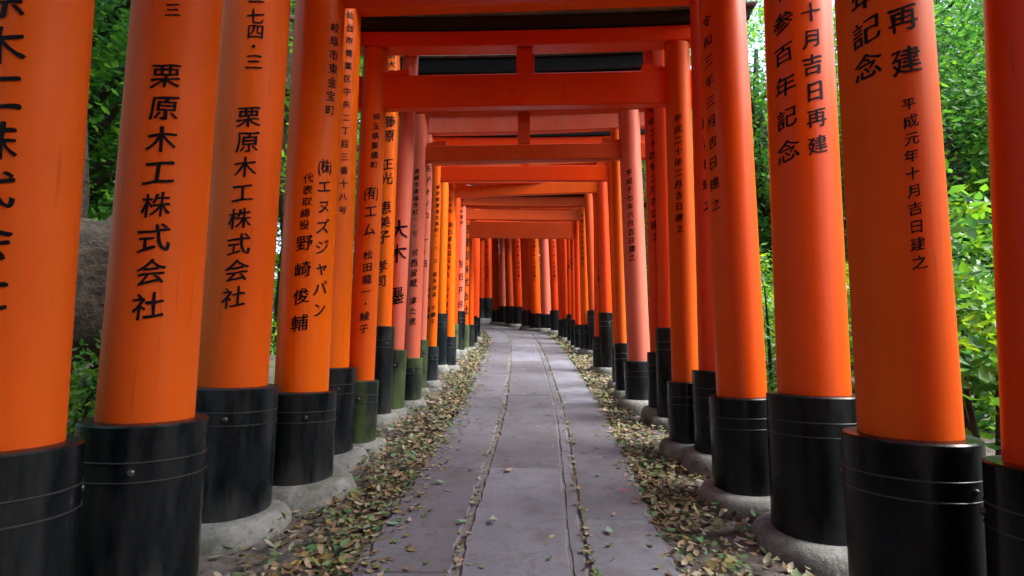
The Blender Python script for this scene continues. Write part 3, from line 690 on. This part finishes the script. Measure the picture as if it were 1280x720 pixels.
def bush_parts(seed, rx, rz, lsz, n_cl, per):
    random.seed(seed)
    bm = bmesh.new()
    for k in range(9):
        a = random.uniform(0, 6.28); tip = Vector((math.cos(a) * rx * .7, math.sin(a) * rx * .7, rz * random.uniform(1.0, 1.7)))
        tube(bm, [(Vector((.05 * math.cos(a), .05 * math.sin(a), -.1)), .018), (tip * .5 + Vector((0, 0, .15)), .012), (tip, .005)], 6, .05, k)
    me = bpy.data.meshes.new('stems'); bm.normal_update(); bm.to_mesh(me); bm.free(); me.materials.append(M_BARK)
    c, n_, s_, t_ = crown_data(n_cl, per, rx, rz, rz * .95, lsz, 0.2, 0.7)
    cm = leaf_mesh('foliage', c, n_, s_, 0.42, t_, M_BUSH, curl=.25); cm.materials.append(M_BUSH)
    return me, cm
BK = [bush_parts(21, .75, .75, .085, 60, 42), bush_parts(22, .9, .55, .07, 70, 45), bush_parts(23, .6, .95, .10, 55, 40)]
def bush(x, y, k, s, rz, label, group=None):
    root = empty('leafy_shrub', (x, y, gz(x, y) + gbump(x, y) - .03), label, 'shrub', group); root.scale = (s,) * 3; root.rotation_euler = (0, 0, rz)
    for nm, me in zip(('stems', 'foliage'), BK[k]):
        o = bpy.data.objects.new(nm, me); C.objects.link(o); o.parent = root
    return root
random.seed(99)
def px_xy(px, y): return ((px - 640) / F * y / cp, y)
# trees one can see through the gaps
tree(*px_xy(60, 6.6), 2, 1.0, .4, 'green broadleaf tree filling the gap between the two nearest left pillars')
for px_, d_, k_ in ((118, 10.5, 2), (75, 13.0, 0), (150, 15.0, 2), (362, 15, 2)): tree(*px_xy(px_, d_), k_, 1.2, px_ * .1, 'broadleaf forest tree behind the left row of torii pillars', 'forest trees left of the path')
for px_, d_, k_ in ((1190, 15.5, 2), (1240, 13, 0), (950, 19, 2), (965, 24, 0)): tree(*px_xy(px_, d_), k_, 1.25, px_ * .1, 'broadleaf forest tree behind the right row of torii pillars', 'forest trees right of the path')
tree(*px_xy(358, 8.0), 1, 1.0, 1.4, 'dark green tree showing as a narrow strip left of the glossy left pillar')
tree(*px_xy(1212, 9.5), 2, 1.1, 2.6, 'tall green tree with a pale trunk in the gap between the two nearest right pillars')
tree(*px_xy(958, 13), 2, 1.15, 5.1, 'dark leaved tree against white sky in the narrow gap on the right')
for i in range(13):
    y = -6 + i * 2.6 + random.uniform(-.6, .6)
    tree((-7.6 if 1 < y < 10 else -5.4) - random.uniform(0, 4.2), y, i % 3, random.uniform(.85, 1.2), random.uniform(0, 6), 'broadleaf forest tree behind the left row of torii pillars', 'forest trees left of the path')
for i in range(11):
    y = -5 + i * 3.0 + random.uniform(-.6, .6)
    tree((9.0 if y < 14 else 5.5) + random.uniform(0, 4.0), y, (i + 1) % 3, random.uniform(.85, 1.15), random.uniform(0, 6), 'broadleaf forest tree behind the right row of torii pillars', 'forest trees right of the path')
for i in range(7):  # overhead canopy, added to dim the sky light on beams and path
    y = -6.5 + i * 3.2 + (4.6 if i > 1 else 0)
    tree(-3.3 - random.uniform(0, .6), y, 3, random.uniform(.9, 1.1), random.uniform(0, 6), 'tall tree added on the left, its high crown arching over to dim the path', 'tall trees added to dim the path')
for i in range(6):  # added canopy on the right, with a stretch left open for light
    y = -4.5 + i * 4.0
    if 2 < y + 1.2 < 11: continue
    tree(3.4 + random.uniform(0, .6), y + 1.2, 3, random.uniform(.95, 1.1), random.uniform(0, 6), 'tall tree added on the right, its high crown arching over to dim the path', 'tall trees added to dim the path')
for i in range(6):
    tree(-3.5 + i * 2.2, 21 + random.uniform(-1, 2.5), i % 3, 1.0, random.uniform(0, 6), 'broadleaf forest tree beyond the bend of the path', 'forest trees beyond the bend')
bush(*px_xy(1225, 2.9), 0, 1.0, .5, 'bright yellow green shrub between the two nearest right pillars')
bush(*px_xy(1190, 4.3), 2, 1.1, 2.5, 'taller shrub behind the bright yellow green one on the right')
bush(*px_xy(92, 3.0), 1, 0.72, 1.5, 'low dark green shrub between the two nearest left pillars')
bush(*px_xy(150, 5.6), 0, 0.9, 2.1, 'green shrub under the leaning trunk on the left')
bush(*px_xy(960, 5.0), 1, 1.0, 4.1, 'shrub seen low in the narrow gap left of the two column right pillar')
for i in range(16):
    y = -2 + i * 1.35
    if y > 4.5 or y < 1.8: bush(-2.5 - random.uniform(0, 1.6), y, i % 3, random.uniform(.8, 1.2), random.uniform(0, 6), 'green forest shrub behind the left row of torii pillars', 'shrubs left of the path')
    if y > 5.2 or y < 1.8: bush(2.6 + random.uniform(0, 1.6), y, (i + 1) % 3, random.uniform(.8, 1.2), random.uniform(0, 6), 'green forest shrub behind the right row of torii pillars', 'shrubs right of the path')
for i in range(14):
    y = 1.0 + i * 1.5
    bush(5.6 + random.uniform(0, 2.2), y, i % 3, random.uniform(1.3, 1.9), random.uniform(0, 6), 'big forest shrub farther behind the right row of torii pillars', 'shrubs farther right of the path')
    bush(-5.4 - random.uniform(0, 2.2), y, (i + 1) % 3, random.uniform(1.2, 1.8), random.uniform(0, 6), 'big forest shrub farther behind the left row of torii pillars', 'shrubs farther left of the path')
for i in range(9):
    bush(-3.6 + i * .95, 18.3 + random.uniform(-.6, 1.5), i % 3, random.uniform(1.4, 2.0), random.uniform(0, 6), 'big forest shrub beyond the bend of the path', 'shrubs beyond the bend')
for i in range(9):
    tree(14.5 + random.uniform(0, 2.5), 1 + i * 2.6, (0, 2)[i % 2], random.uniform(1.0, 1.25), random.uniform(0, 6), 'broadleaf forest tree far behind the right row of torii pillars', 'distant forest trees right of the path')
# thick leaning trunk on the left
b0 = Vector((*px_xy(-75, 3.9), 0)); b0.z = gz(b0.x, b0.y)
root = empty('leaning_tree', b0, 'thick grey brown leaning tree trunk seen between the two nearest left pillars', 'tree')
bm = bmesh.new()
pc = lambda px, py, d: at_depth(px, py, d) - b0
tube(bm, [(Vector((-.15, 0, -.2)), .62), (Vector((-.1, 0, .4)), .50), (pc(35, 385, 4.0), .50), (pc(85, 348, 4.05), .53), (pc(128, 328, 4.1), .35), (pc(170, 318, 4.2), .29), (pc(235, 250, 4.5), .27), (pc(270, 100, 4.9), .24), (pc(285, -120, 5.2), .19), (pc(300, -420, 5.5), .12)], 28, .22, 4)
bmesh.ops.subdivide_edges(bm, edges=bm.edges[:], cuts=1, use_grid_fill=True)
for v in bm.verts: v.co += v.normal * 0 + Vector((1, .3, .5)) * (0.05 * mnoise.noise(v.co * 3.5) + 0.03 * mnoise.noise(v.co * 11))
from_bm('trunk', bm, M_BARK, root)
random.seed(5)
c, n_, s_, t_ = crown_data(60, 100, 2.2, 1.6, 0, 0.12)
top = pc(300, -420, 5.5); c = [Vector(q) + top for q in c]
cm = leaf_mesh('crown', c, n_, s_, 0.45, t_, M_LEAF); link('crown', cm, M_LEAF, root)
